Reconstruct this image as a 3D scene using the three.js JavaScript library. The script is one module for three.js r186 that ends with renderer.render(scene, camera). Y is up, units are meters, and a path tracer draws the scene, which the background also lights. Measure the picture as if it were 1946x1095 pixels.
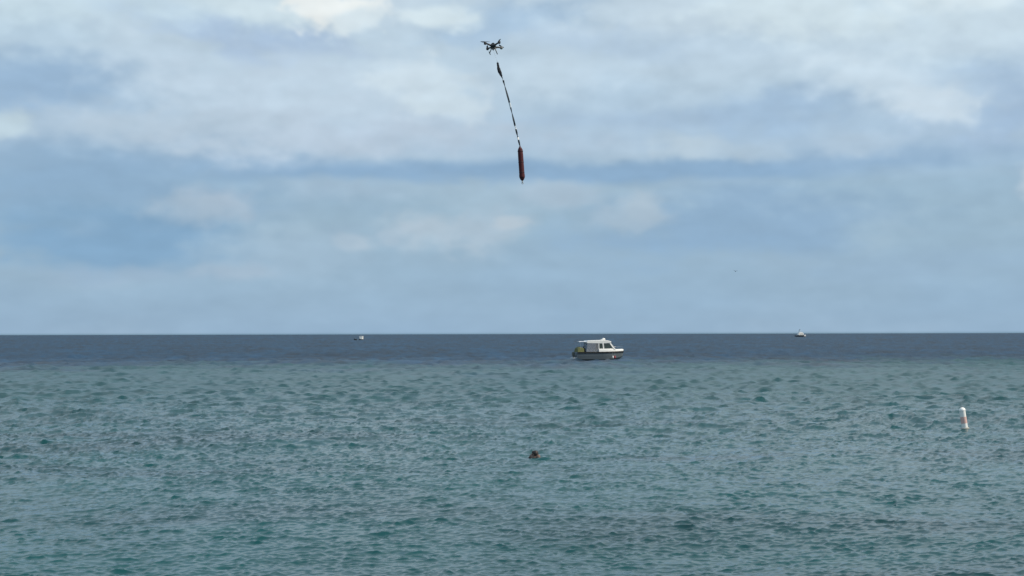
import * as THREE from 'three';
import { mergeGeometries, mergeVertices } from 'three/addons/utils/BufferGeometryUtils.js';
import { RoundedBoxGeometry } from 'three/addons/geometries/RoundedBoxGeometry.js';
import { MarchingCubes } from 'three/addons/objects/MarchingCubes.js';
import { createNoise2D, createNoise3D } from 'simplex-noise';

// ---------------------------------------------------------------- camera, sky, sun, exposure
const R = Math.PI / 180;
const scene = new THREE.Scene();
const camera = new THREE.PerspectiveCamera(22, 1024 / 576, 0.1, 60000);
const EYE = 4.08;                                   // metres above the calm sea, on the beach
camera.position.set(0, EYE, 0);
camera.rotation.set(1.779 * R, 0, -0.118 * R, 'XYZ');
const renderer = new THREE.WebGLRenderer({ antialias: true });
renderer.setSize(1024, 576);
renderer.toneMapping = THREE.LinearToneMapping;
renderer.toneMappingExposure = 1.0;
renderer.shadowMap.enabled = true;

const sun = new THREE.DirectionalLight(0xfff1dc, 4.2);
{ const el = 45 * R, az = 104 * R;                   // to the right, a little behind the camera
  sun.position.set(Math.sin(az) * Math.cos(el), Math.sin(el), -Math.cos(az) * Math.cos(el)).multiplyScalar(400); }
sun.target.position.set(0, 0, -120); sun.position.add(sun.target.position);
sun.castShadow = true; sun.shadow.mapSize.set(4096, 4096); sun.shadow.radius = 3;
Object.assign(sun.shadow.camera, { left: -260, right: 260, top: 260, bottom: -260, near: 1, far: 1200 });
scene.add(sun, sun.target);

function rng(a) { return () => { a = (a + 0x6D2B79F5) | 0; let t = Math.imul(a ^ (a >>> 15), 1 | a); t = (t + Math.imul(t ^ (t >>> 7), 61 | t)) ^ t; return ((t ^ (t >>> 14)) >>> 0) / 4294967296; }; }
const lin = (c) => { c /= 255; return c <= 0.04045 ? c / 12.92 : ((c + 0.055) / 1.055) ** 2.4; };
const ss = (a, b, x) => { const t = Math.min(1, Math.max(0, (x - a) / (b - a))); return t * t * (3 - 2 * t); };
const mix = (a, b, t) => a + (b - a) * t;

{ // broken layers of cloud over pale blue air; directions in degrees: azimuth to the right of the view, elevation
  const W = 4096, H = 2048, data = new Float32Array(W * H * 4), n3 = createNoise3D(rng(11)), m3 = createNoise3D(rng(12));
  const air = [[0, 150, 178, 203], [2.2, 153, 181, 203], [4.4, 156, 184, 204], [5.6, 155, 183, 204], [7.2, 172, 196, 217], [9.5, 183, 205, 222], [12.5, 190, 210, 225], [30, 186, 207, 226], [90, 150, 182, 216]];
  // [azimuth, elevation, half width, half height, tilt, r, g, b, strength, softness]
  const clouds = [
    [-16, 5.6, 6.5, 1.3, 0, 139, 172, 202, .75, .7], [-15, 3.5, 4.4, 1.05, -2, 131, 168, 200, .9, .55], [8.5, 4.3, 5.4, 1.2, 2, 142, 174, 204, .8, .7], [9.5, 3.3, 3, .45, 0, 140, 173, 204, .5, .7],
    [4, 6.25, 13, .42, 0, 138, 171, 202, .9, .55], [-9, 6.55, 6, .36, -1, 144, 176, 206, .6, .5], [14, 6.6, 6, .5, 0, 146, 177, 207, .6, .7],
    [-11, 11.5, 4, .75, -12, 166, 190, 217, .85, .5], [-18, 9.2, 4, .95, 0, 152, 182, 211, .9, .7], [-17.5, 11, 3, .7, 0, 178, 202, 220, .6, .7], [.6, 12.2, 2.5, .62, 0, 163, 190, 215, .8, .6], [-1.8, 11.4, 1.3, .4, 0, 166, 192, 216, .7, .6],
    [11, 8.5, 4, .75, 3, 160, 187, 213, .8, .7], [18.4, 8.2, 2.6, 1.1, 0, 160, 186, 213, .8, .7], [4.6, 8.3, 4, .35, 0, 165, 190, 214, .6, .7], [5, 11, 4.5, .5, -4, 176, 199, 221, .6, .7],
    [-8.5, 9.2, 5, 1.3, -4, 194, 213, 229, .75, .8], [-7, 7.6, 6, .75, 0, 186, 203, 220, .7, .8], [-14, 7.9, 5, .6, 0, 184, 203, 219, .6, .8], [-16, 12.3, 5, .8, 0, 201, 222, 233, .75, .7], [-9.5, 12.4, 3, .5, -5, 208, 226, 235, .85, .5],
    [-6.8, 12.25, 2.1, .95, -10, 230, 237, 238, 1, .25], [-5.9, 11.8, 1.4, .5, 10, 210, 226, 235, .8, .4], [-2.2, 12.2, 1.7, .42, 5, 214, 230, 237, .85, .4], [-3.4, 9.4, 1.7, .95, -8, 204, 221, 232, .85, .45], [-2.6, 8.8, 1.2, .45, -20, 202, 220, 232, .6, .5],
    [-19.3, 7.75, .9, .5, 0, 192, 213, 225, .9, .5], [14.6, 9.0, 3, .9, -14, 202, 220, 233, .8, .75], [16, 8.4, 1.5, .5, -10, 206, 222, 234, .6, .5], [7.6, 10.6, 2.4, .75, 0, 192, 213, 229, .8, .6], [1.7, 9.9, 1.9, .7, 0, 194, 214, 229, .8, .6], [3.8, 10.0, 1.6, .5, 0, 192, 213, 229, .5, .6],
    [16.5, 12.0, 6.5, 1.5, -4, 202, 221, 233, .8, .8], [11, 12.2, 3.5, .8, 0, 210, 227, 235, .7, .6], [18, 12.6, 3, .6, 0, 216, 231, 238, .7, .6], [6.8, 7.2, 1.5, .5, -4, 184, 204, 219, .9, .5], [9.2, 7.0, 1.5, .38, 0, 176, 198, 216, .8, .6], [13.4, 7.1, 1.4, .42, 0, 176, 198, 217, .8, .6],
    [-3.7, 4.0, 1.3, .62, 0, 180, 198, 212, .75, .65], [-4.4, 3.8, .9, .35, 20, 178, 196, 211, .6, .5], [-11.4, 5.05, 1.1, .6, 0, 178, 195, 211, .75, .75], [-12.4, 4.6, 1.6, .5, 0, 166, 188, 207, .75, .7], [-6, 3.45, .75, .26, -12, 182, 198, 211, .85, .55], [5, 4.85, .7, .6, 15, 178, 196, 210, .8, .65],
    [4.4, 4.5, 1.6, .4, 0, 168, 190, 208, .75, .6], [-1.1, 3.95, 1.5, .7, 0, 174, 194, 210, .8, .6], [-.2, 4.3, .6, .25, 0, 184, 199, 211, .75, .5], [1.7, 5.3, 1.5, .5, 0, 170, 191, 209, .75, .6], [-10.3, 2.45, 1.4, .3, 0, 168, 188, 206, .8, .6], [19.4, 5.5, .5, .6, 0, 182, 200, 215, .9, .5],
    [-6.8, 5.5, 2, .4, 0, 164, 188, 208, .65, .7], [-8, 3.1, 3, .7, 0, 158, 184, 205, .6, .8], [3, 2.3, 5, .8, 0, 152, 181, 205, .5, .9], [14, 2.4, 4, .5, 0, 153, 181, 206, .5, .9], [-15, 2.2, 3.5, .35, 0, 156, 181, 204, .6, .6]];
  const fbm = (f, x, y, z, o) => { let s = 0, a = .5; for (let i = 0; i < o; i++) { s += a * f(x, y, z); x = x * 2.03 + 3.1; y = y * 2.03 + 1.7; z = z * 2.03 - 2.3; a *= .52; } return s; };
  const c = [0, 0, 0];
  for (let j = H / 2; j < H; j++) {
    const el = ((j + .5) / H - .5) * Math.PI, e = el / R, sy = Math.sin(el), cy = Math.cos(el);
    let q = 0; while (q < air.length - 2 && air[q + 1][0] < e) q++;
    const t = Math.min(1, (e - air[q][0]) / (air[q + 1][0] - air[q][0]));
    const base = [1, 2, 3].map((k) => mix(air[q][k], air[q + 1][k], t));
    for (let i = 0; i < W; i++) {
      const az = ((i + .5) / W - .5) * 2 * Math.PI, x = Math.cos(az) * cy, z = Math.sin(az) * cy;
      let a = az / R + 90; if (a > 180) a -= 360;
      const w1 = fbm(n3, x * 7, sy * 20, z * 7, 4), w2 = fbm(m3, x * 7 + 9, sy * 20, z * 7, 4), fine = fbm(m3, x * 30, sy * 55, z * 30, 5), puff = fbm((p, q, r) => .9 - 2.2 * Math.abs(n3(p, q, r)), x * 22, sy * 34, z * 22, 5);
      for (let k = 0; k < 3; k++) c[k] = base[k];
      // the drifting layers that fill the whole sky
      const inView = (1 - ss(20, 26, Math.abs(a))) * (1 - ss(12.6, 17, e));
      const rise = ss(0, 9, e), lay = fbm(n3, x * 3.2 + 5, sy * 11, z * 3.2, 5) + .12 * fine;
      const bright = ss(.02, .5, lay) * (1 - .8 * inView), blue = ss(.02, .5, -lay) * (1 - .8 * inView);
      const bt = bright * mix(.35, .9, rise), dt = blue * .75;
      c[0] = mix(mix(c[0], 216, bt), 146, dt); c[1] = mix(mix(c[1], 228, bt), 179, dt); c[2] = mix(mix(c[2], 235, bt), 210, dt);
      if (e < 15 && Math.abs(a) < 28) for (const f of clouds) {
        const rr = f[4] * R, dx = a - f[0], dy = e - f[1];
        if (Math.abs(dx) > f[2] * 2.6 + 1 || Math.abs(dy) > f[3] * 2.6 + Math.abs(dx * f[4] * .02) + .8) continue;
        const u = (dx * Math.cos(rr) + dy * Math.sin(rr)) / f[2] + w1 * .75 + fine * .22, v = (dy * Math.cos(rr) - dx * Math.sin(rr)) / f[3] + w2 * .8 + fine * .34;
        const m = ss(1 + f[9], 1 - f[9], Math.sqrt(u * u + v * v) - (f[5] > 155 ? puff * .4 : 0)) * f[8] * (f[5] > 155 ? 1 + .12 * puff : 1);
        for (let k = 0; k < 3; k++) c[k] = mix(c[k], f[5 + k], m);
      }
      const band = fbm(m3, x * 8 + 20, sy * 48, z * 8, 5), g = 1 + .02 * w1 + .022 * band + .035 * fine * mix(.5, 1, rise);
      const o = (j * W + i) * 4;
      for (let k = 0; k < 3; k++) data[o + k] = lin(Math.min(250, c[k] * g));
      data[o + 3] = 1;
    }
  }
  for (let o = 0; o < W * H * 2; o += 4) { data[o] = .07; data[o + 1] = .15; data[o + 2] = .18; data[o + 3] = 1; }
  const sky = new THREE.DataTexture(data, W, H, THREE.RGBAFormat, THREE.FloatType);
  sky.mapping = THREE.EquirectangularReflectionMapping; sky.magFilter = sky.minFilter = THREE.LinearFilter; sky.needsUpdate = true;
  scene.background = sky; scene.environment = sky;
}

// ---------------------------------------------------------------- names and shapes
const taken = {};
const numbered = (n) => { const k = taken[n] = (taken[n] ?? -1) + 1; return k ? n + '_' + String(k).padStart(3, '0') : n; };
function thing(name, label, category, [x, y, z] = [0, 0, 0], turn = 0) {
  const o = new THREE.Group(); o.name = numbered(name); o.position.set(x, y, z); o.rotation.y = turn; o.userData = { label, category }; scene.add(o); return o;
}
function part(name, geo, mat, parent, label) {
  const g = Array.isArray(geo) ? mergeGeometries(geo.map((q) => { const p = q.index ? q.toNonIndexed() : q.clone(); for (const a of Object.keys(p.attributes)) if (!['position', 'normal'].includes(a)) p.deleteAttribute(a); return p; })) : geo;
  const m = new THREE.Mesh(g, mat); m.name = name; m.castShadow = m.receiveShadow = true; if (label) m.userData.label = label; parent.add(m); return m;
}
const paint = (r, g, b, rough = .5, more = {}) => new THREE.MeshPhysicalMaterial({ color: new THREE.Color().setRGB(r, g, b), roughness: rough, ...more });
const box = (w, h, d, x, y, z, r = .02) => new RoundedBoxGeometry(w, h, d, 2, Math.min(r, w / 2.1, h / 2.1, d / 2.1)).translate(x, y, z);
const V = (x, y, z) => new THREE.Vector3(x, y, z);
function bar(a, b, r0, r1 = r0, seg = 10) {
  const d = V(...b).sub(V(...a)), g = new THREE.CylinderGeometry(r1, r0, d.length(), seg);
  g.applyQuaternion(new THREE.Quaternion().setFromUnitVectors(V(0, 1, 0), d.clone().normalize()));
  return g.translate((a[0] + b[0]) / 2, (a[1] + b[1]) / 2, (a[2] + b[2]) / 2);
}
const tube = (pts, r, seg = 24, rad = 8) => new THREE.TubeGeometry(new THREE.CatmullRomCurve3(pts.map((p) => V(...p))), seg, r, rad);
const lathe = (pts, seg = 28) => new THREE.LatheGeometry(pts.map((p) => new THREE.Vector2(p[0], p[1])), seg);

// ---------------------------------------------------------------- the sea
const BUOY = [19.54, 0, -64.11], SWIM = [0.74, 0, -49.48], BOAT = [13.46, 0, -233.3];
function fft(re, im, N, o, st) {                       // in place, one line of N values
  for (let i = 1, j = 0; i < N; i++) { let b = N >> 1; for (; j & b; b >>= 1) j ^= b; j ^= b; if (i < j) { const p = o + i * st, q = o + j * st; let t = re[p]; re[p] = re[q]; re[q] = t; t = im[p]; im[p] = im[q]; im[q] = t; } }
  for (let len = 2; len <= N; len <<= 1) {
    const h = len >> 1;
    for (let k = 0; k < h; k++) {
      const c = Math.cos(2 * Math.PI * k / len), s = Math.sin(2 * Math.PI * k / len);
      for (let i = k; i < N; i += len) { const p = o + i * st, q = p + h * st, xr = re[q] * c - im[q] * s, xi = re[q] * s + im[q] * c; re[q] = re[p] - xr; im[q] = im[p] - xi; re[p] += xr; im[p] += xi; }
    }
  }
}
function waves(N, L, slope, power, seed) {             // a random sea on an N x N tile of L metres with that rms slope
  const rand = rng(seed), gauss = () => Math.sqrt(-2 * Math.log(rand() + 1e-12)) * Math.cos(2 * Math.PI * rand());
  const A = new Float32Array(N * N), B = new Float32Array(N * N); let sum = 0;
  for (let n = 0; n < N; n++) for (let m = 0; m < N; m++) {
    const kx = 2 * Math.PI / L * (m < N / 2 ? m : m - N), kz = 2 * Math.PI / L * (n < N / 2 ? n : n - N), k = Math.hypot(kx, kz), g1 = gauss(), g2 = gauss();
    if (!k) continue;
    const s = Math.sqrt(power(k, kx / k, kz / k)), o = n * N + m;
    A[o] = s * g1; B[o] = s * g2; sum += k * k * (A[o] ** 2 + B[o] ** 2) / 2;
  }
  const f = slope / Math.sqrt(sum);
  return (cut, chop = true) => {                       // only waves longer than cut
    const out = [];
    for (let what = 0; what < (chop ? 3 : 1); what++) {
      const re = new Float32Array(N * N), im = new Float32Array(N * N);
      for (let n = 0; n < N; n++) for (let m = 0; m < N; m++) {
        const kx = 2 * Math.PI / L * (m < N / 2 ? m : m - N), kz = 2 * Math.PI / L * (n < N / 2 ? n : n - N), k = Math.hypot(kx, kz), o = n * N + m;
        if (!k) continue;
        const w = f * (cut ? 1 - ss(.7, 1.3, k * cut / (2 * Math.PI)) : 1);
        if (!what) { re[o] = A[o] * w; im[o] = B[o] * w; } else { const u = (what === 1 ? kx : kz) / k * w; re[o] = -B[o] * u; im[o] = A[o] * u; }
      }
      for (let n = 0; n < N; n++) fft(re, im, N, n * N, 1);
      for (let m = 0; m < N; m++) fft(re, im, N, m, N);
      out.push(re);
    }
    return { N, L, out };
  };
}
const bil = (t, a, x, z) => {
  const N = t.N, u = ((x / t.L) % 1 + 1) % 1 * N, v = ((z / t.L) % 1 + 1) % 1 * N, i = Math.floor(u) % N, j = Math.floor(v) % N, p = u - Math.floor(u), q = v - Math.floor(v), i1 = (i + 1) % N, j1 = (j + 1) % N;
  return (a[j * N + i] * (1 - p) + a[j * N + i1] * p) * (1 - q) + (a[j1 * N + i] * (1 - p) + a[j1 * N + i1] * p) * q;
};
const wind = (dx, dz, n) => { const c = dx * .26 + dz * .966; return .22 + Math.abs(c) ** n; };   // crests lie mostly across the view
const CUTS = [0, .5, 1, 2, 4, 8];
{
  const chopMaker = waves(1024, 37, .42, (k, dx, dz) => k ** -3.3 * Math.exp(-((2 * Math.PI / .7 / k) ** 2)) * Math.exp(-((k * .09 / 2 / Math.PI) ** 2)) * wind(dx, dz, 2), 5);
  const chop = CUTS.map((c) => chopMaker(c));
  const longMaker = waves(1024, 131, .44, (k, dx, dz) => k ** -4 * Math.exp(-((2 * Math.PI / 1.6 / k) ** 2)) * Math.exp(-((k * .4 / 2 / Math.PI) ** 2)) * (.35 + wind(dx, dz, 2)), 9), long = [longMaker(1)];   // grows with the distance from the beach
  const swell = waves(512, 930, .035, (k, dx, dz) => k ** -4 * Math.exp(-((2 * Math.PI / 22 / k) ** 2)) * Math.exp(-((k * 5 / 2 / Math.PI) ** 2)) * wind(dx, dz, 4), 6)(0);
  const n2 = createNoise2D(rng(21)), p2 = createNoise2D(rng(22));
  const gust = (x, z) => 1 + .15 * n2(x / 46, z / 31) + .12 * n2(x / 15 + 7, z / 9) + .42 * n2(x / 2.2, z / 1.9 + 5);
  const ring = (x, z, c, r0, amp, len) => { const r = Math.hypot(x - c[0], z - c[2]); return r > r0 * 5 ? 0 : amp * Math.exp(-(((r - r0) / (r0 * 1.3)) ** 2)) * Math.cos((r - r0) * 2 * Math.PI / len); };
  const azs = [], ds = [];
  for (let a = -75; a < -24; a += 1.5) azs.push(a); for (let a = -24; a < 24; a += .05) azs.push(a); for (let a = 24; a <= 76; a += 1.5) azs.push(a);
  for (let d = 1.5; d < 21; d += .5) ds.push(d);
  for (let d = 21; d < 42000; d += Math.max(.03, Math.min(.031 * (d / 25) ** 2, d * .08))) ds.push(d); ds.push(45000);
  const C = azs.length, Rn = ds.length, pos = new Float32Array(C * Rn * 3), uv = new Float32Array(C * Rn * 2), col = new Float32Array(C * Rn * 3), idx = new Uint32Array((C - 1) * (Rn - 1) * 6);
  const deep = [.001, .024, .056], teal = [.002, .047, .050], sand = [.005, .054, .057], weed = [.009, .033, .038], tmp = [0, 0, 0];
  for (let r = 0; r < Rn; r++) {
    const d = ds[r], step = (r + 1 < Rn ? ds[r + 1] : d * 1.05) - d, lod = Math.min(CUTS.length - 1.001, Math.max(0, Math.log2(Math.max(.25, step * .85) / .25))), l0 = Math.floor(lod), lf = lod - l0;
    const near = 1 - ss(900, 1600, d);
    for (let c = 0; c < C; c++) {
      const a = azs[c] * R, x = Math.sin(a) * d, z = -Math.cos(a) * d, o = r * C + c, g = gust(x, z);
      let y = 0, sx = 0, sz = 0;
      if (d < 1600 && d > 3) {
        for (const [t, w] of [[chop[l0], 1 - lf], [chop[l0 + 1], lf]]) if (w) { y += w * bil(t, t.out[0], x, z); sx += w * bil(t, t.out[1], x, z); sz += w * bil(t, t.out[2], x, z); }
        const gn = g * mix(.58, 1.05, ss(26, 70, d)); y *= gn; sx *= gn * 1.05; sz *= gn * 1.05;
        const lg = .1 + .9 * ss(28, 100, d), far = .55 * ss(100, 210, d), big = long[0];
        if (far) { y += far * 3 * bil(big, big.out[0], x / 3 + 17, z / 3); sx += far * 3 * bil(big, big.out[1], x / 3 + 17, z / 3); sz += far * 3 * bil(big, big.out[2], x / 3 + 17, z / 3); }
        y += lg * bil(big, big.out[0], x, z); sx += lg * bil(big, big.out[1], x, z); sz += lg * bil(big, big.out[2], x, z);
        y += bil(swell, swell.out[0], x, z); y *= near; sx *= near; sz *= near;
        if (d < 100) { const q = 1 - .55 * Math.exp(-((Math.hypot(x - SWIM[0], z - SWIM[2]) / .7) ** 2)) - .6 * Math.exp(-((Math.hypot(x - BUOY[0], z - BUOY[2]) / .8) ** 2)); y *= q; sx *= q; sz *= q; }
        if (d < 100) y += .03 * Math.exp(-((Math.hypot(x - SWIM[0], z - SWIM[2]) / .8) ** 2)) + ring(x, z, SWIM, .5, .04, .6) + ring(x, z, BUOY, .35, .025, .4);
      }
      pos[o * 3] = x + sx; pos[o * 3 + 1] = y; pos[o * 3 + 2] = z + sz;
      uv[o * 2] = (x + sx) / 31; uv[o * 2 + 1] = -(z + sz) / 31;
      // what the water is over: pale sand by the beach, darker growth in patches, and the blue of the deep past the bar
      const patch = p2(x / 34 + 3, z / 12) * .6 + p2(x / 11, z / 5) * .3, bar1 = 1 - ss(-55, 40, d - (202 + .4 * x + 26 * p2(x / 55, 4.2)) + 30 * p2(x / 17, z / 30) + 16 * p2(x / 5, z / 14));
      const w = ss(.05, .55, patch) * .6 * (1 - ss(60, 95, d)), nearSand = 1 - ss(42, 72, d + patch * 18);
      const mot = (1 - bar1) * (.3 * p2(x / 14 + 70, z / 55) + .25 * p2(x / 40, z / 160 + 9) + .5 * p2(x / 3, z / 26));
      for (let k = 0; k < 3; k++) { tmp[k] = mix(mix(teal[k], sand[k], nearSand), weed[k], w); col[o * 3 + k] = mix(deep[k], tmp[k], bar1) * (1 + .12 * p2(x / 5 + 40, z / 7) + mot); }
      if (r && c) { const b = ((r - 1) * (C - 1) + c - 1) * 6, p = o - C - 1; idx.set([p, p + 1, o, p, o, o - 1], b); }
    }
  }
  const geo = new THREE.BufferGeometry();
  geo.setAttribute('position', new THREE.BufferAttribute(pos, 3)); geo.setAttribute('uv', new THREE.BufferAttribute(uv, 2)); geo.setAttribute('color', new THREE.BufferAttribute(col, 3));
  geo.setIndex(new THREE.BufferAttribute(idx, 1)); geo.computeVertexNormals();
  // ripples too small for the sheet
  const N = 2048, rip = waves(N, 31, .1, (k, dx, dz) => k ** -4 * Math.exp(-((2 * Math.PI / .7 / k) ** 2)) * Math.exp(-((k * .05 / 2 / Math.PI) ** 2)) * wind(dx, dz, 2), 8)(0, false), h = rip.out[0], px = new Uint8Array(N * N * 4), s = N / 31 / 2;
  for (let j = 0; j < N; j++) for (let i = 0; i < N; i++) {
    const gx = (h[j * N + (i + 1) % N] - h[j * N + (i + N - 1) % N]) * s, gz = (h[((j + 1) % N) * N + i] - h[((j + N - 1) % N) * N + i]) * s, l = 1 / Math.hypot(gx, gz, 1), o = (j * N + i) * 4;
    px[o] = 127.5 + 127.5 * -gx * l; px[o + 1] = 127.5 + 127.5 * -gz * l; px[o + 2] = 127.5 + 127.5 * l; px[o + 3] = 255;
  }
  const nt = new THREE.DataTexture(px, N, N); nt.wrapS = nt.wrapT = THREE.RepeatWrapping; nt.magFilter = THREE.LinearFilter; nt.needsUpdate = true;
  // the farther the water, the more of its waves are too small for the sheet: they go into the ripples and the roughness
  const LOD = [], rough = (d) => mix(.13, .3, ss(44, 120, d)) + .25 * ss(125, 270, d);
  for (let d = 0; d < 700; d = d ? d * 1.14 : 28) LOD.push([d, mix(.1, 1, ss(35, 280, d)), rough(d)]);
  const mats = LOD.map(([, n, r]) => new THREE.MeshPhysicalMaterial({ color: 0xffffff, vertexColors: true, roughness: r, ior: 1.333, normalMap: nt, normalScale: new THREE.Vector2(n, n) }));
  LOD.forEach(([d0], k) => { const r0 = k ? ds.findIndex((d) => d >= d0) : 0, r1 = k + 1 < LOD.length ? ds.findIndex((d) => d >= LOD[k + 1][0]) : Rn - 1; geo.addGroup(r0 * (C - 1) * 6, (r1 - r0) * (C - 1) * 6, k); });
  const sea = new THREE.Mesh(geo, mats);
  sea.name = 'sea'; sea.receiveShadow = sea.castShadow = true; sea.userData = { kind: 'structure', label: 'choppy teal sea with a dark blue band below the horizon' }; scene.add(sea);
  console.log('sea', C, Rn, idx.length / 3);
}

// ---------------------------------------------------------------- the drone
const black = paint(.018, .02, .023, .45), darkGrey = paint(.05, .055, .06, .5), midGrey = paint(.17, .18, .18, .5), paleGrey = paint(.34, .35, .35, .45);
{
  const d = thing('quadcopter_drone', 'dark four-armed drone with splayed landing legs hovering high above the sea', 'drone', [-.58, 13.238, -47]);
  d.rotation.set(-12 * R, -9 * R, 2 * R, 'YXZ');
  const body = part('body', [box(.17, .085, .27, 0, .01, 0, .035), box(.13, .06, .18, 0, .06, -.005, .025), box(.085, .03, .2, 0, -.035, 0, .012)], black, d);
  part('battery', box(.08, .035, .15, 0, .09, .01, .012), darkGrey, body);
  for (const [sx, sz, mat, blade] of [[-1, 1, black, 12], [1, 1, black, 118], [-1, -1, black, 100], [1, -1, midGrey, 70]]) {
    const mx = sx * .225, mz = sz * .22, my = .075, arm = part('arm', [bar([sx * .045, .01, sz * .07], [sx * .13, .035, sz * .14], .034, .028), bar([sx * .13, .035, sz * .14], [mx, my - .03, mz], .027, .022), new THREE.SphereGeometry(.029, 10, 8).translate(sx * .13, .035, sz * .14)], black, d);
    part('motor', lathe([[0, my - .075], [.03, my - .075], [.044, my - .06], [.045, my - .005], [.036, my + .008], [.008, my + .012], [.007, my + .03], [0, my + .031]], 18).translate(mx, 0, mz), mat, arm);
    const sh = new THREE.Shape(); sh.moveTo(-.014, -.01); sh.quadraticCurveTo(.03, -.04, .075, -.036); sh.quadraticCurveTo(.13, -.026, .155, .004); sh.quadraticCurveTo(.08, .022, -.014, .011);
    const b1 = new THREE.ExtrudeGeometry(sh, { depth: .003, bevelEnabled: true, bevelSize: .0015, bevelThickness: .001, bevelSegments: 1 }).rotateX(-Math.PI / 2 + .22), b2 = b1.clone().rotateY(Math.PI);
    for (const b of [b1, b2]) b.rotateY(blade * R).translate(mx, my + .02, mz);
    const hub = lathe([[0, 0], [.011, 0], [.011, .012], [.005, .018], [0, .018]], 12).translate(mx, my + .014, mz);
    part('propeller', [b1, b2, hub], darkGrey, arm);
  }
  for (const s of [-1, 1]) part('landing_leg', [bar([s * .045, -.03, .01], [s * .115, -.215, .02], .019, .014), bar([s * .115, -.215, -.1], [s * .115, -.215, .13], .014)], midGrey, d);
  const cam = part('camera_gimbal', [box(.06, .02, .06, 0, -.06, .05, .006), bar([.03, -.07, .05], [.03, -.1, .05], .007)], darkGrey, d);
  part('camera_housing', box(.05, .055, .07, 0, -.105, .06, .018), black, cam);
  part('lens', bar([0, -.105, .092], [0, -.105, .104], .018), paint(.01, .01, .015, .08), cam);
  part('release_hook', [bar([0, -.05, -.03], [0, -.09, -.03], .008), tube([[0, -.09, -.03], [.014, -.1, -.03], [0, -.115, -.03], [-.01, -.105, -.03]], .004, 12, 6)], darkGrey, d);
}
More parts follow.
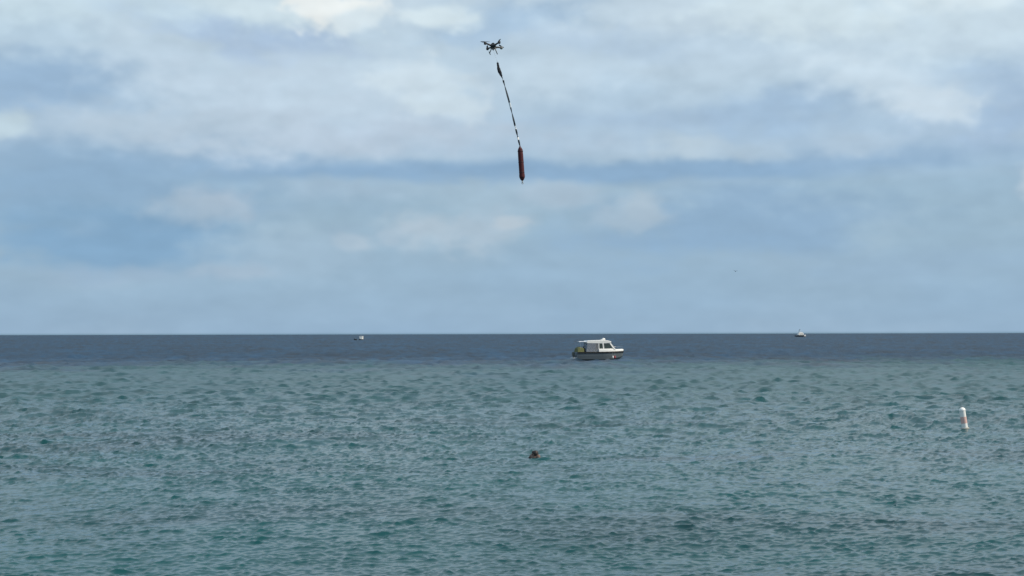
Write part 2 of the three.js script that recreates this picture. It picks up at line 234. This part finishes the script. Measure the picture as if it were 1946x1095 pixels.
// what hangs below it
const alongOf = (pts) => new THREE.CatmullRomCurve3(pts.map((p) => V(...p)));
{
  const t = part('tether_line', tube([[-.572, 13.125, -47.02], [-.53, 12.98, -47.01], [-.47, 12.8, -47], [-.446, 12.728, -47]], .0025, 16, 5), paint(.5, .52, .54, .6), scene);
  t.name = numbered('tether_line'); t.userData = { label: 'thin pale line from the hovering drone down to the black pouch', category: 'line' };
  const p = thing('cord_pouch', 'narrow black cloth pouch hanging just below the drone', 'pouch', [-.446, 12.732, -47]);
  // a slack bag: oval rings along a slightly bent axis
  const axis = alongOf([[0, 0, 0], [.02, -.12, 0], [.05, -.25, 0], [.1, -.38, 0], [.165, -.53, 0]]), rings = 28, seg = 18, n2 = createNoise2D(rng(41)), v = [], ix = [];
  const wid = [[0, .026], [.06, .034], [.25, .036], [.42, .05], [.6, .058], [.75, .044], [.9, .02], [1, .007]];
  const wAt = (t) => { let k = 0; while (k < wid.length - 2 && wid[k + 1][0] < t) k++; return mix(wid[k][1], wid[k + 1][1], ss(wid[k][0], wid[k + 1][0], t)); };
  for (let i = 0; i <= rings; i++) { const t = i / rings, c = axis.getPoint(t), w = wAt(t); for (let k = 0; k < seg; k++) { const a = k / seg * 2 * Math.PI, r = w * (1 + .14 * n2(Math.cos(a) * 1.3 + t * 6, Math.sin(a) * 1.3)); v.push(c.x + Math.cos(a) * r, c.y, c.z + Math.sin(a) * r * .62); if (i) { const o = i * seg + k, q = i * seg + (k + 1) % seg; ix.push(o, o - seg, q, q, o - seg, q - seg); } } }
  const top = v.length / 3; v.push(0, .004, 0); for (let k = 0; k < seg; k++) ix.push(top, k, (k + 1) % seg);
  const g = new THREE.BufferGeometry(); g.setAttribute('position', new THREE.Float32BufferAttribute(v, 3)); g.setIndex(ix); g.computeVertexNormals();
  part('bag', g, paint(.012, .014, .02, .85), p);
  part('collar', new THREE.TorusGeometry(.03, .008, 8, 18).rotateX(Math.PI / 2).scale(1, 1, .7).translate(.004, -.015, 0), darkGrey, p);
  part('top_loop', tube([[-.012, 0, 0], [-.01, .022, 0], [.01, .022, 0], [.012, 0, 0]], .004, 14, 6), darkGrey, p);

  // a flat webbing strap that twists, dark with white lengths sewn in
  const s = thing('webbing_strap', 'long twisted dark strap with white bands between pouch and red float', 'strap', [-.271, 12.19, -47]);
  const c = alongOf([[0, 0, 0], [.016, -.065, 0], [.199, -.739, 0], [.366, -1.429, 0], [.45, -1.78, 0], [.533, -2.13, 0]]), N = 150;
  const ribbon = (t0, t1) => {
    const n = Math.max(3, Math.round((t1 - t0) * N)), vv = [], ii = [];
    for (let i = 0; i <= n; i++) {
      const t = mix(t0, t1, i / n), q = c.getPoint(t), tg = c.getTangent(t), tw = t * 17 + .5 * Math.sin(t * 9), side = V(0, 0, 1).cross(tg).normalize(), up = tg.clone().cross(side).normalize();
      const a = side.clone().multiplyScalar(Math.cos(tw)).addScaledVector(up, Math.sin(tw)), b = tg.clone().cross(a).normalize();
      for (const [x, y] of [[-.026, -.01], [.026, -.01], [.026, .01], [-.026, .01]]) { const w = q.clone().addScaledVector(a, x).addScaledVector(b, y); vv.push(w.x, w.y, w.z); }
      if (i) for (let k = 0; k < 4; k++) { const o = i * 4 + k, p1 = i * 4 + (k + 1) % 4; ii.push(o, p1, o - 4, p1, p1 - 4, o - 4); }
    }
    const e = vv.length / 3; ii.push(0, 1, 2, 0, 2, 3, e - 4, e - 2, e - 3, e - 4, e - 1, e - 2);
    const gg = new THREE.BufferGeometry(); gg.setAttribute('position', new THREE.Float32BufferAttribute(vv, 3)); gg.setIndex(ii); const f = gg.toNonIndexed(); f.computeVertexNormals(); return f;
  };
  const web = paint(.02, .03, .04, .8), white = paint(.72, .74, .76, .7);
  let at = 0;
  for (const [a, b] of [[0, .09], [.4, .445], [.63, .685], [.84, .89]]) { if (a > at) part('dark_webbing', ribbon(at, a), web, s); part('white_band', ribbon(a, b), white, s); at = b; }
  part('dark_webbing', ribbon(at, 1), web, s);

  const f = thing('rescue_float', 'dark red sausage-shaped rescue float hanging on the end of the strap', 'rescue float', [.262, 10.066, -47]);
  f.rotation.z = Math.atan2(.073, 1.09); f.scale.y = 1.02;
  const red = paint(.055, .002, .007, .8), L = 1.1;
  part('tube', lathe([[.055, -.075], [.08, -.13], [.086, -.3], [.086, -L + .24], [.093, -L + .17], [.093, -L + .12]], 14), red, f);
  part('end_cap', lathe([[0, -.005], [.02, -.01], [.03, -.03], [.0555, -.076]], 14), paint(.05, .01, .014, .6), f);
  part('end_cap', lathe([[.093, -L + .121], [.06, -L + .045], [.03, -L + .01], [0, -L + .005]], 14), paint(.06, .01, .015, .6), f);
  for (const y of [-.16, -.5, -.82]) part('band', lathe([[.087, y], [.09, y - .004], [.09, y - .026], [.087, y - .03]], 14), paint(.03, .008, .012, .7), f);
  part('tail_clip', [bar([0, -L + .012, 0], [0, -L - .045, 0], .018, .024), new THREE.TorusGeometry(.024, .009, 8, 14).translate(0, -L - .07, 0)], paleGrey, f);
  part('top_clip', [new THREE.TorusGeometry(.014, .005, 8, 14).translate(0, .012, 0)], darkGrey, f);
}

// ---------------------------------------------------------------- the cabin boat
const gelcoat = paint(.78, .78, .75, .3, { clearcoat: .4 }), glass = paint(.05, .065, .06, .06), steel = paint(.5, .5, .5, .25, { metalness: 1 });
const hullBlue = paint(.105, .13, .145, .35), rubber = paint(.012, .014, .014, .5);
function loft(rows, closed = true) {                   // rows of points, joined in order; capped where closed
  const v = rows.flat(2), n = rows[0].length, ix = [];
  for (let i = 1; i < rows.length; i++) for (let k = 0; k + 1 < n; k++) { const o = i * n + k; ix.push(o, o + 1, o - n, o + 1, o - n + 1, o - n); }
  if (closed) for (const [b, s] of [[0, 1], [(rows.length - 1) * n, -1]]) for (let k = 1; k + 1 < n; k++) s > 0 ? ix.push(b, b + k, b + k + 1) : ix.push(b, b + k + 1, b + k);
  const g = new THREE.BufferGeometry(); g.setAttribute('position', new THREE.Float32BufferAttribute(v, 3)); g.setIndex(ix); const f = g.toNonIndexed(); f.computeVertexNormals(); return f;
}
const sheer = (x) => 1.26 + .11 * Math.max(0, (x + 1) / 5) ** 2, beam = (x) => 1.28 * (1 - Math.max(0, (x - .2) / 4.02) ** 2.4) * (x < -2 ? 1 - .03 * (x + 2) ** 2 : 1);
{
  const b = thing('cabin_boat', 'white-roofed cabin boat with dark hull lying side-on in the far water', 'boat', BOAT, 13 * R);
  const xs = []; for (let i = 0; i <= 30; i++) xs.push(-3.62 + 7.72 * i / 30);
  const sect = (x) => { const w = Math.max(.02, beam(x)), t = Math.max(0, (x - 1) / 3.1), k = -.42 + .9 * t ** 3, ch = .1 + .55 * t ** 2, cw = w * (.86 - .32 * t * t), top = sheer(x) - .02, fl = x + .12 * t; return [[fl, top, w], [x, mix(ch, top, .5), mix(cw, w, .62)], [x, ch, cw], [x - .04 * t, k, 0], [x, ch, -cw], [x, mix(ch, top, .5), -mix(cw, w, .62)], [fl, top, -w]]; };
  part('hull', loft(xs.map(sect)), hullBlue, b);
  part('deck', loft(xs.map((x) => { const w = Math.max(.015, beam(x) - .04), fl = x + .12 * Math.max(0, (x - 1) / 3.1); return [[fl, sheer(x) - .03, w], [fl, sheer(x) - .012, 0], [fl, sheer(x) - .03, -w]]; }), false), gelcoat, b);
  for (const s of [1, -1]) part('rub_rail', loft(xs.map((x) => { const w = Math.max(.02, beam(x)), fl = x + .12 * Math.max(0, (x - 1) / 3.1), y = sheer(x); return [[fl, y + .01, s * (w - .01)], [fl, y + .015, s * (w + .05)], [fl, y - .2, s * (w + .045)], [fl, y - .24, s * (w - .03)]]; }), false), rubber, b);
  // raised white bow and cabin sides forward of the cockpit
  const bx = []; for (let i = 0; i <= 18; i++) bx.push(-.15 + 4.22 * i / 18);
  for (const s of [1, -1]) part('bulwark', loft(bx.map((x) => { const w = Math.max(.02, beam(x) - .02), fl = x + .12 * Math.max(0, (x - 1) / 3.1), y = sheer(x), h = x < 1.9 ? .48 : mix(.48, .3, ss(1.9, 3.2, x)); return [[fl, y + .016, s * w], [fl + .02, y + h * .6, s * (w - .03)], [fl + .02, y + h, s * Math.max(.008, w - .09)], [fl, y + h, s * Math.max(.004, w - .16)], [fl, y + .016, s * Math.max(.002, w - .1)]]; })), gelcoat, b);
  part('foredeck', loft(bx.slice(7).map((x) => { const w = Math.max(.02, beam(x) - .1), y = sheer(x) + (x < 1.9 ? .44 : mix(.44, .27, ss(1.9, 3.2, x))); return [[x, y, w], [x, y + .07, 0], [x, y, -w]]; }), false), gelcoat, b);
  // cabin: corner posts, windows between, a thick rounded roof with a lip aft
  const roof = part('roof', (() => { const sh = new THREE.Shape(); sh.moveTo(-2.0, 2.66); sh.lineTo(.55, 2.6); sh.lineTo(1.7, 2.66); sh.quadraticCurveTo(1.98, 2.72, 1.86, 2.86); sh.quadraticCurveTo(1.4, 3.02, .55, 3.05); sh.lineTo(-1.9, 2.98); sh.quadraticCurveTo(-2.06, 2.86, -2.0, 2.66); return new THREE.ExtrudeGeometry(sh, { depth: 1.86, bevelEnabled: true, bevelSize: .06, bevelThickness: .09, bevelSegments: 3, curveSegments: 8 }).translate(0, 0, -.93); })(), gelcoat, b);
  part('roof_hatch', box(.7, .1, .6, .85, 3.15, 0, .04), gelcoat, roof);
  const dome = part('radar_dome', lathe([[0, 3.35], [.12, 3.34], [.24, 3.28], [.26, 3.19], [.22, 3.1], [.1, 3.08]], 20).translate(.95, .07, 0), gelcoat, roof);
  part('antenna', bar([.35, 3.1, .5], [.1, 4.3, .5], .012, .006, 6), steel, roof);
  for (const s of [1, -1]) {
    part('corner_post', loft([[-.1, 1.7], [-.1, 2.66]].map(([x, y]) => [[x - .05, y, s * 1.02], [x + .07, y, s * 1.02], [x + .07, y, s * .96], [x - .05, y, s * .96], [x - .05, y, s * 1.02]])), gelcoat, b);
    part('cabin_post', loft([[.68, 1.7], [.55, 2.66]].map(([x, y]) => [[x - .09, y, s * 1.03], [x + .12, y, s * 1.03], [x + .12, y, s * .96], [x - .09, y, s * .96], [x - .09, y, s * 1.03]])), gelcoat, b);
    part('windshield_post', loft([[2.62, 1.62], [1.74, 2.76]].map(([x, y]) => [[x - .22, y, s * .98], [x + .06, y, s * .94], [x + .06, y, s * .86], [x - .22, y, s * .86], [x - .22, y, s * .98]])), gelcoat, b);
    const aft = part('side_window', loft([[0, 1.74], [0, 2.62]].map(([x, y]) => [[x - .03, y, s * .995], [x + mix(.62, .5, (y - 1.74) / .88), y, s * .995], [x + .55, y, s * .975], [x - .03, y, s * .975], [x - .03, y, s * .995]])), glass, b);
    part('frame', bar([-.03, 1.74, s * 1], [.6, 1.74, s * 1], .02), gelcoat, aft); part('frame', bar([-.03, 2.62, s * 1], [.47, 2.62, s * 1], .02), gelcoat, aft);
    part('side_window', loft([[.8, 1.72, 2.42], [.68, 2.6, 1.78]].map(([x, y, x1]) => [[x, y, s * .985], [x1, y, s * .95], [x1, y, s * .93], [x, y, s * .965], [x, y, s * .985]])), glass, b);
    part('side_curtain', loft([[-.16, 1.28], [-.16, 2.66]].map(([x, y]) => [[x, y, s * 1], [x - 1.8 + (y < 2 ? -.12 : 0), y, s * 1], [x - 1.8 + (y < 2 ? -.12 : 0), y, s * .985], [x, y, s * .985], [x, y, s * 1]])), paint(.75, .77, .8, .04, { transmission: .85, thickness: 0, ior: 1.3 }), b, s > 0 ? 'clear grey vinyl side curtain of the cockpit' : undefined);
    part('canopy_post', bar([-3.1, 1.27, s * .98], [-3.02, 2.83, s * .92], .022, .018, 8), steel, b);
    part('bow_rail', tube([[1.9, 1.85, s * .95], [2.1, 2.02, s * .9], [3.2, 2.02, s * .5], [4.05, 2.02, s * .06]], .016, 20, 6), steel, b);
    for (const [x, z] of [[2.7, .72], [3.45, .4]]) part('stanchion', bar([x, 1.55, s * z], [x, 2.01, s * z], .012, .012, 6), steel, b);
  }
  part('windshield', loft([[2.66, 1.64, .86], [1.82, 2.7, .8]].map(([x, y, w]) => [[x, y, w], [x + .07, y, 0], [x, y, -w], [x - .03, y, -w], [x + .04, y, 0], [x - .03, y, w], [x, y, w]])), paint(.22, .30, .29, .12), b);
  part('canopy', loft([-3.2, -2.9, -2.5, -2.05].map((x, i) => { const y = 2.86 + .04 * Math.sin(i); return [[x, y - .05, 1], [x, y + .02, .6], [x, y + .04, 0], [x, y + .02, -.6], [x, y - .05, -1], [x, y - .085, -.98], [x, y - .01, 0], [x, y - .085, .98], [x, y - .05, 1]]; })), paint(.55, .58, .62, .8), b);
  part('stern_cover', loft([[-3.52, .6], [-3.3, .82], [-2.9, .78], [-2.5, .62]].map(([x, h], i) => [[x, 1.24, 1.02], [x + .02, 1.24 + h * .75, .96], [x, 1.24 + h, .5], [x + .03, 1.24 + h * .97, -.5], [x, 1.24 + h * .7, -.96], [x, 1.24, -1.02], [x, 1.24, 1.02]])), paint(.12, .13, .05, .9), b, 'olive canvas cover bundled at the stern');
  part('swim_platform', box(.62, .08, 1.9, -3.92, .3, 0, .03), gelcoat, b);
  const eng = part('outboard_engine', [box(.42, .62, .44, -3.98, .95, 0, .12), box(.16, .9, .14, -3.98, .2, 0, .04)], paint(.09, .1, .085, .5), b);
  part('engine_bracket', box(.26, .3, .3, -3.72, .62, 0, .04), midGrey, eng);
  for (const [x, mat, l] of [[2.12, gelcoat, 'white fender by the bow'], [2.48, paint(.35, .04, .06, .5), 'red fender by the bow']]) {
    const z = beam(x) + .17, fe = part('fender', lathe([[0, .16], [.06, .18], [.12, .26], [.12, .5], [.06, .58], [0, .6]], 14).translate(x, .05, z), mat, b, l);
    part('rope', bar([x, .64, z], [x, sheer(x) + .02, beam(x) + .04], .012, .012, 6), paleGrey, fe);
  }
}
// ---------------------------------------------------------------- people
function body(bones, lo, hi, cell, k = .03) {          // one skin over tapered bones: [[x,y,z],[x,y,z],r0,r1]
  const size = Math.max(hi[0] - lo[0], hi[1] - lo[1], hi[2] - lo[2]), n = Math.ceil(size / cell) + 4, mc = new MarchingCubes(n, new THREE.MeshStandardMaterial(), false, false, 90000), half = n / 2, c = [0, 1, 2].map((i) => (lo[i] + hi[i]) / 2);
  for (let z = 0; z < n; z++) for (let y = 0; y < n; y++) for (let x = 0; x < n; x++) {
    const p = [(x - half) * cell + c[0], (y - half) * cell + c[1], (z - half) * cell + c[2]]; let e = 0;
    for (const [a, b, r0, r1] of bones) {
      const d = [b[0] - a[0], b[1] - a[1], b[2] - a[2]], q = [p[0] - a[0], p[1] - a[1], p[2] - a[2]], t = Math.min(1, Math.max(0, (q[0] * d[0] + q[1] * d[1] + q[2] * d[2]) / (d[0] ** 2 + d[1] ** 2 + d[2] ** 2 + 1e-9)));
      e += Math.exp(-(Math.hypot(q[0] - t * d[0], q[1] - t * d[1], q[2] - t * d[2]) - mix(r0, r1, t)) / k);
    }
    mc.field[(z * n + y) * n + x] = k * Math.log(e + 1e-30);
  }
  mc.isolation = 0; mc.update();
  const g = new THREE.BufferGeometry(), s = half * cell, v = mc.positionArray.slice(0, mc.count * 3), w = new Float32Array(v.length);
  for (let i = 0; i < v.length; i += 3) for (let j = 0; j < 3; j++) w[i + j] = v[i + j] * s + c[j];
  g.setAttribute('position', new THREE.BufferAttribute(w, 3));
  const m = mergeVertices(g, cell * .05); m.computeVertexNormals(); return m;
}
function joined(list) { return mergeGeometries(list.map((g) => { const q = g.index ? g.toNonIndexed() : g; for (const a of Object.keys(q.attributes)) if (a !== 'position' && a !== 'normal') q.deleteAttribute(a); return q; })); }
const skin = paint(.13, .08, .06, .5), hairDark = paint(.018, .013, .011, .55);
// a head about its own middle, face towards +x
const headBones = [[[-.012, .03, 0], [-.012, .035, 0], .088, .088], [[.03, -.045, 0], [.045, -.075, 0], .058, .042], [[.02, .05, 0], [.03, .04, 0], .07, .07], [[.088, .012, 0], [.104, -.022, 0], .009, .013], [[.085, -.055, -.014], [.085, -.055, .014], .01, .01], [[-.005, .005, .086], [-.008, -.025, .088], .012, .009], [[-.005, .005, -.086], [-.008, -.025, -.088], .012, .009], [[-.03, -.05, 0], [-.045, -.13, 0], .052, .058], [[.07, .032, -.03], [.07, .032, .03], .012, .012]];
const headMesh = () => body(headBones, [-.13, -.15, -.12], [.13, .15, .12], .006, .008);
const hairMesh = () => body([[[-.025, .045, 0], [-.03, .04, 0], .094, .094], [[.03, .085, .02], [-.05, .08, .03], .045, .06], [[.04, .085, -.02], [-.05, .075, -.03], .045, .06], [[-.06, .02, .03], [-.075, -.055, .02], .058, .04], [[-.06, .02, -.03], [-.075, -.055, -.02], .058, .04], [[-.07, -.05, 0], [-.075, -.105, 0], .056, .05]], [-.15, -.17, -.13], [.1, .16, .13], .007, .012);
function eyes(parent, put) { for (const s of [-1, 1]) part('eye', put(new THREE.SphereGeometry(.0105, 10, 8).translate(.076, .014, s * .03)), paint(.05, .04, .035, .2), parent); }
{ // swimmer, low in the water, head turned to the left and a little away
  const p = thing('person', 'dark-haired swimmer with only head and shoulders above the water', 'person', [SWIM[0], -.015, SWIM[2]], 55 * R);
  const put = (g) => g.rotateY((158 - 55) * R).translate(0, .075, 0);
  const torso = body([[[.02, .03, 0], [.02, -.06, 0], .062, .09], [[.02, -.02, -.13], [.02, -.02, .13], .055, .055], [[.03, -.1, 0], [.08, -.5, 0], .13, .11], [[.02, -.035, .14], [-.12, -.16, .34], .05, .042], [[-.12, -.16, .34], [-.34, -.14, .3], .04, .032], [[.02, -.035, -.14], [.1, -.17, -.36], .05, .042], [[.1, -.17, -.36], [-.12, -.2, -.46], .04, .032]], [-.45, -.68, -.55], [.25, .12, .42], .014, .025);
  const hand = (z, x, y) => body([[[x, y, z], [x - .07, y - .01, z], .03, .026], ...[-2, -1, 0, 1].map((k) => [[x - .07, y - .01, z + k * .017 + .008], [x - .14 + Math.abs(k + .5) * .008, y - .035, z + k * .02 + .008], .0095, .008]), [[x - .02, y, z + .028], [x - .07, y - .02, z + .062], .011, .009]], [x - .17, y - .08, z - .08], [x + .05, y + .06, z + .1], .006, .005);
  torso.translate(0, .045, 0);
  const whole = part('body', joined([torso, put(headMesh()), hand(.3, -.34, -.095), hand(-.46, -.12, -.155)]), skin, p);
  part('hair', put(hairMesh()), hairDark, whole); eyes(whole, put);
}
{ // a figure in dark clothes standing in the cockpit of the boat
  const p = thing('person', 'figure in dark clothing standing in the open cockpit of the cabin boat', 'person', [BOAT[0] - 2.2, .42, BOAT[2] + .55], -70 * R);
  const put = (g) => g.translate(.01, 1.56, 0);
  const trunk = body([[[0, 1.42, 0], [0, 1.36, 0], .055, .06], [[0, 1.33, -.16], [0, 1.33, .16], .07, .07], [[0, 1.26, 0], [0, .98, 0], .14, .13], [[0, .9, -.07], [0, .9, .07], .12, .12], [[0, 1.32, .19], [.05, 1.05, .25], .055, .045], [[.05, 1.05, .25], [.24, .95, .2], .043, .034], [[0, 1.32, -.19], [.03, 1.04, -.24], .055, .045], [[.03, 1.04, -.24], [.16, .86, -.24], .043, .034], [[0, .88, .09], [.01, .48, .1], .085, .06], [[.01, .48, .1], [-.02, .08, .1], .058, .042], [[0, .88, -.09], [.02, .48, -.1], .085, .06], [[.02, .48, -.1], [0, .08, -.1], .058, .042], [[-.03, .04, .1], [.14, .03, .11], .04, .034], [[-.02, .04, -.1], [.15, .03, -.11], .04, .034]], [-.25, -.02, -.4], [.32, 1.5, .4], .02, .03);
  const hand = (x, y, z) => body([[[x, y, z], [x + .06, y - .03, z], .028, .026], ...[-2, -1, 0, 1].map((k) => [[x + .06, y - .03, z + k * .016 + .008], [x + .11, y - .075, z + k * .018 + .008], .0095, .008]), [[x + .01, y, z + .026], [x + .06, y - .01, z + .056], .011, .009]], [x - .05, y - .12, z - .08], [x + .15, y + .06, z + .1], .007, .005);
  const whole = part('body', joined([trunk, put(headMesh()), hand(.25, .94, .2), hand(.17, .85, -.24)]), paint(.025, .028, .03, .8), p);
  part('hair', put(hairMesh()), hairDark, whole); eyes(whole, put);
}
// ---------------------------------------------------------------- marker buoy
{
  const b = thing('marker_buoy', 'white marker buoy with a faded orange band leaning in the water', 'buoy', [BUOY[0], -.04, BUOY[2]]);
  b.rotation.z = 8 * R; b.scale.setScalar(.96);
  const white = paint(.8, .8, .77, .45), orange = paint(.64, .42, .38, .6), r = .132;
  part('post', lathe([[0, -.55], [.09, -.55], [r, -.5], [r, .24]], 26), white, b);
  part('band', lathe([[r, .24], [r + .003, .245], [r + .003, .535], [r, .54]], 26), orange, b, 'faded orange band round the buoy');
  part('top', lathe([[r, .54], [r, .8], [r + .014, .81], [r + .014, .84], [r - .004, .9], [.07, .945], [.03, .96], [0, .962]], 26), white, b);
  part('float_collar', lathe([[r + .002, -.06], [r + .05, -.05], [r + .06, .0], [r + .05, .04], [r + .002, .05]], 26), paint(.3, .31, .28, .7), b);
  part('lifting_eye', new THREE.TorusGeometry(.03, .008, 8, 16).translate(0, .985, 0), darkGrey, b);
}
// ---------------------------------------------------------------- far boats
{
  const b = thing('motorboat', 'small white motorboat seen end-on far away, left of the cabin boat', 'boat', [-102.4, 0, -1008.2], 76 * R);
  const xs = [-3, -1.5, 0, 1.5, 2.6, 3.2];
  part('hull', loft(xs.map((x) => { const w = 1.35 * (1 - Math.max(0, x / 3.3) ** 2.2) + .02; return [[x, 1.05 + .03 * x, w], [x, .2, w * .8], [x, -.4, 0], [x, .2, -w * .8], [x, 1.05 + .03 * x, -w]]; })), paint(.2, .22, .23, .4), b, 'grey hull');
  part('deck', loft(xs.map((x) => { const w = 1.3 * (1 - Math.max(0, x / 3.3) ** 2.2) + .01; return [[x, 1.03 + .03 * x, w], [x, 1.07 + .03 * x, 0], [x, 1.03 + .03 * x, -w]]; }), false), gelcoat, b);
  const cab = part('cabin', [box(2.6, 1.5, 2.2, -.5, 1.85, 0, .2), box(2.9, .22, 2.3, -.5, 2.7, 0, .1)], gelcoat, b);
  for (const s of [1, -1]) part('window', box(1.6, .45, .05, -.5, 2.2, s * 1.1, .02), glass, cab);
  part('windshield', box(.05, .5, 1.7, .82, 2.2, 0, .02), glass, cab);
  part('mast', bar([-.6, 2.8, 0], [-.6, 3.7, 0], .05, .03, 8), paleGrey, b);
  part('outboard_engine', box(.45, .8, .5, -3.2, .9, 0, .12), rubber, b);

  const d = thing('dinghy', 'tiny dark dinghy beside the far white motorboat', 'boat', [-111.4, 0, -1056.6], 60 * R);
  part('hull', loft([-1.3, -.6, .2, .9, 1.35].map((x) => { const w = .75 * (1 - Math.max(0, x / 1.4) ** 2) + .02; return [[x, .55, w], [x, .1, w * .8], [x, -.2, 0], [x, .1, -w * .8], [x, .55, -w]]; })), rubber, d);
  part('gunwale_tube', [tube([[-1.3, .55, .75], [0, .56, .76], [.9, .58, .48], [1.38, .6, 0], [.9, .58, -.48], [0, .56, -.76], [-1.3, .55, -.75]], .18, 30, 8)], rubber, d);
  part('outboard_engine', box(.35, .7, .35, -1.45, .85, 0, .1), rubber, d);

  const y = thing('motor_yacht', 'white flybridge motor yacht on the horizon at the right', 'boat', [337.4, 0, -1735.5], 18 * R);
  const ys = [-6.4, -4, -1, 2, 4.6, 6.3, 7.2];
  part('hull', loft(ys.map((x) => { const w = 2.1 * (1 - Math.max(0, x / 7.3) ** 2.4) + .03, t = 2.1 + .5 * Math.max(0, x / 7.2) ** 2; return [[x, t, w], [x, .5, w * .82], [x - .4, -.7, 0], [x, .5, -w * .82], [x, t, -w]]; })), paint(.05, .065, .085, .4), y, 'dark hull');
  part('bow_flare', [1, -1].map((s) => loft([4.0, 5.4, 6.5, 7.22].map((x) => { const w = 2.1 * (1 - Math.max(0, x / 7.3) ** 2.4) + .06, t = 2.1 + .5 * (x / 7.2) ** 2; return [[x, t + .05, s * w], [x, .75, s * (w * .88 + .03)]]; }), false)), paint(.5, .52, .54, .4), y);
  part('deck', loft(ys.map((x) => { const w = 2.05 * (1 - Math.max(0, x / 7.3) ** 2.4) + .02, t = 2.08 + .5 * Math.max(0, x / 7.2) ** 2; return [[x, t, w], [x, t + .06, 0], [x, t, -w]]; }), false), gelcoat, y);
  const sal = part('saloon', [box(6.6, 1.9, 3.4, .4, 3.1, 0, .35)], gelcoat, y);
  for (const s of [1, -1]) part('window', box(4.6, .6, .06, .5, 3.4, s * 1.7, .02), glass, sal);
  part('windshield', box(.06, .8, 2.6, 3.7, 3.4, 0, .02), glass, sal);
  const fly = part('flybridge', [box(5.0, 1.1, 3.2, .3, 4.6, 0, .3), box(3.4, .22, 3.0, -.2, 6.5, 0, .1)], gelcoat, y);
  for (const [a, c] of [[-1.6, 1.2], [-1.6, -1.2], [1.2, 1.2], [1.2, -1.2]]) part('bridge_post', bar([a, 5, c], [a, 6.5, c], .07, .07, 8), gelcoat, fly);
  part('radar_arch', [box(.5, .5, 2.6, -1.2, 7.1, 0, .15), bar([-1.2, 6.6, 0], [-1.2, 9.6, 0], .09, .05, 8), box(1.6, .5, .5, -.6, 8.6, 0, .15)], darkGrey, y, 'dark radar mast');
  part('outrigger', bar([-2.2, 4.4, 1.4], [-7.6, 7.6, 2.2], .06, .03, 6), paleGrey, y);
}
// ---------------------------------------------------------------- birds
{
  const bird = (label, at, turn, flap) => {
    const b = thing('bird', label, 'bird', at, turn);
    part('body', lathe([[0, -.21], [.02, -.2], [.05, -.1], [.06, 0], [.045, .1], [.03, .16], [.022, .19], [.008, .23], [0, .235]], 12).rotateX(Math.PI / 2), darkGrey, b);
    for (const s of [1, -1]) part('wing', loft([[0, 0, .16], [.16, flap, .17], [.34, flap * 1.2, .12], [.5, flap * .7, .03]].map(([x, y, w]) => [[s * (x + .03), y, -w * .4], [s * (x + .03), y + .012, 0], [s * (x + .03), y, w * .6], [s * (x + .03), y - .006, 0], [s * (x + .03), y, -w * .4]])), darkGrey, b);
    part('tail', loft([[-.18, .03], [-.3, .07]].map(([z, w]) => [[-w, .005, z], [w, .005, z], [w, -.005, z], [-w, -.005, z], [-w, .005, z]])), darkGrey, b);
  };
  bird('tiny dark bird low in the sky above and left of the far yacht', [45.31, 16.67, -300], 20 * R, .16);
}
renderer.render(scene, camera);
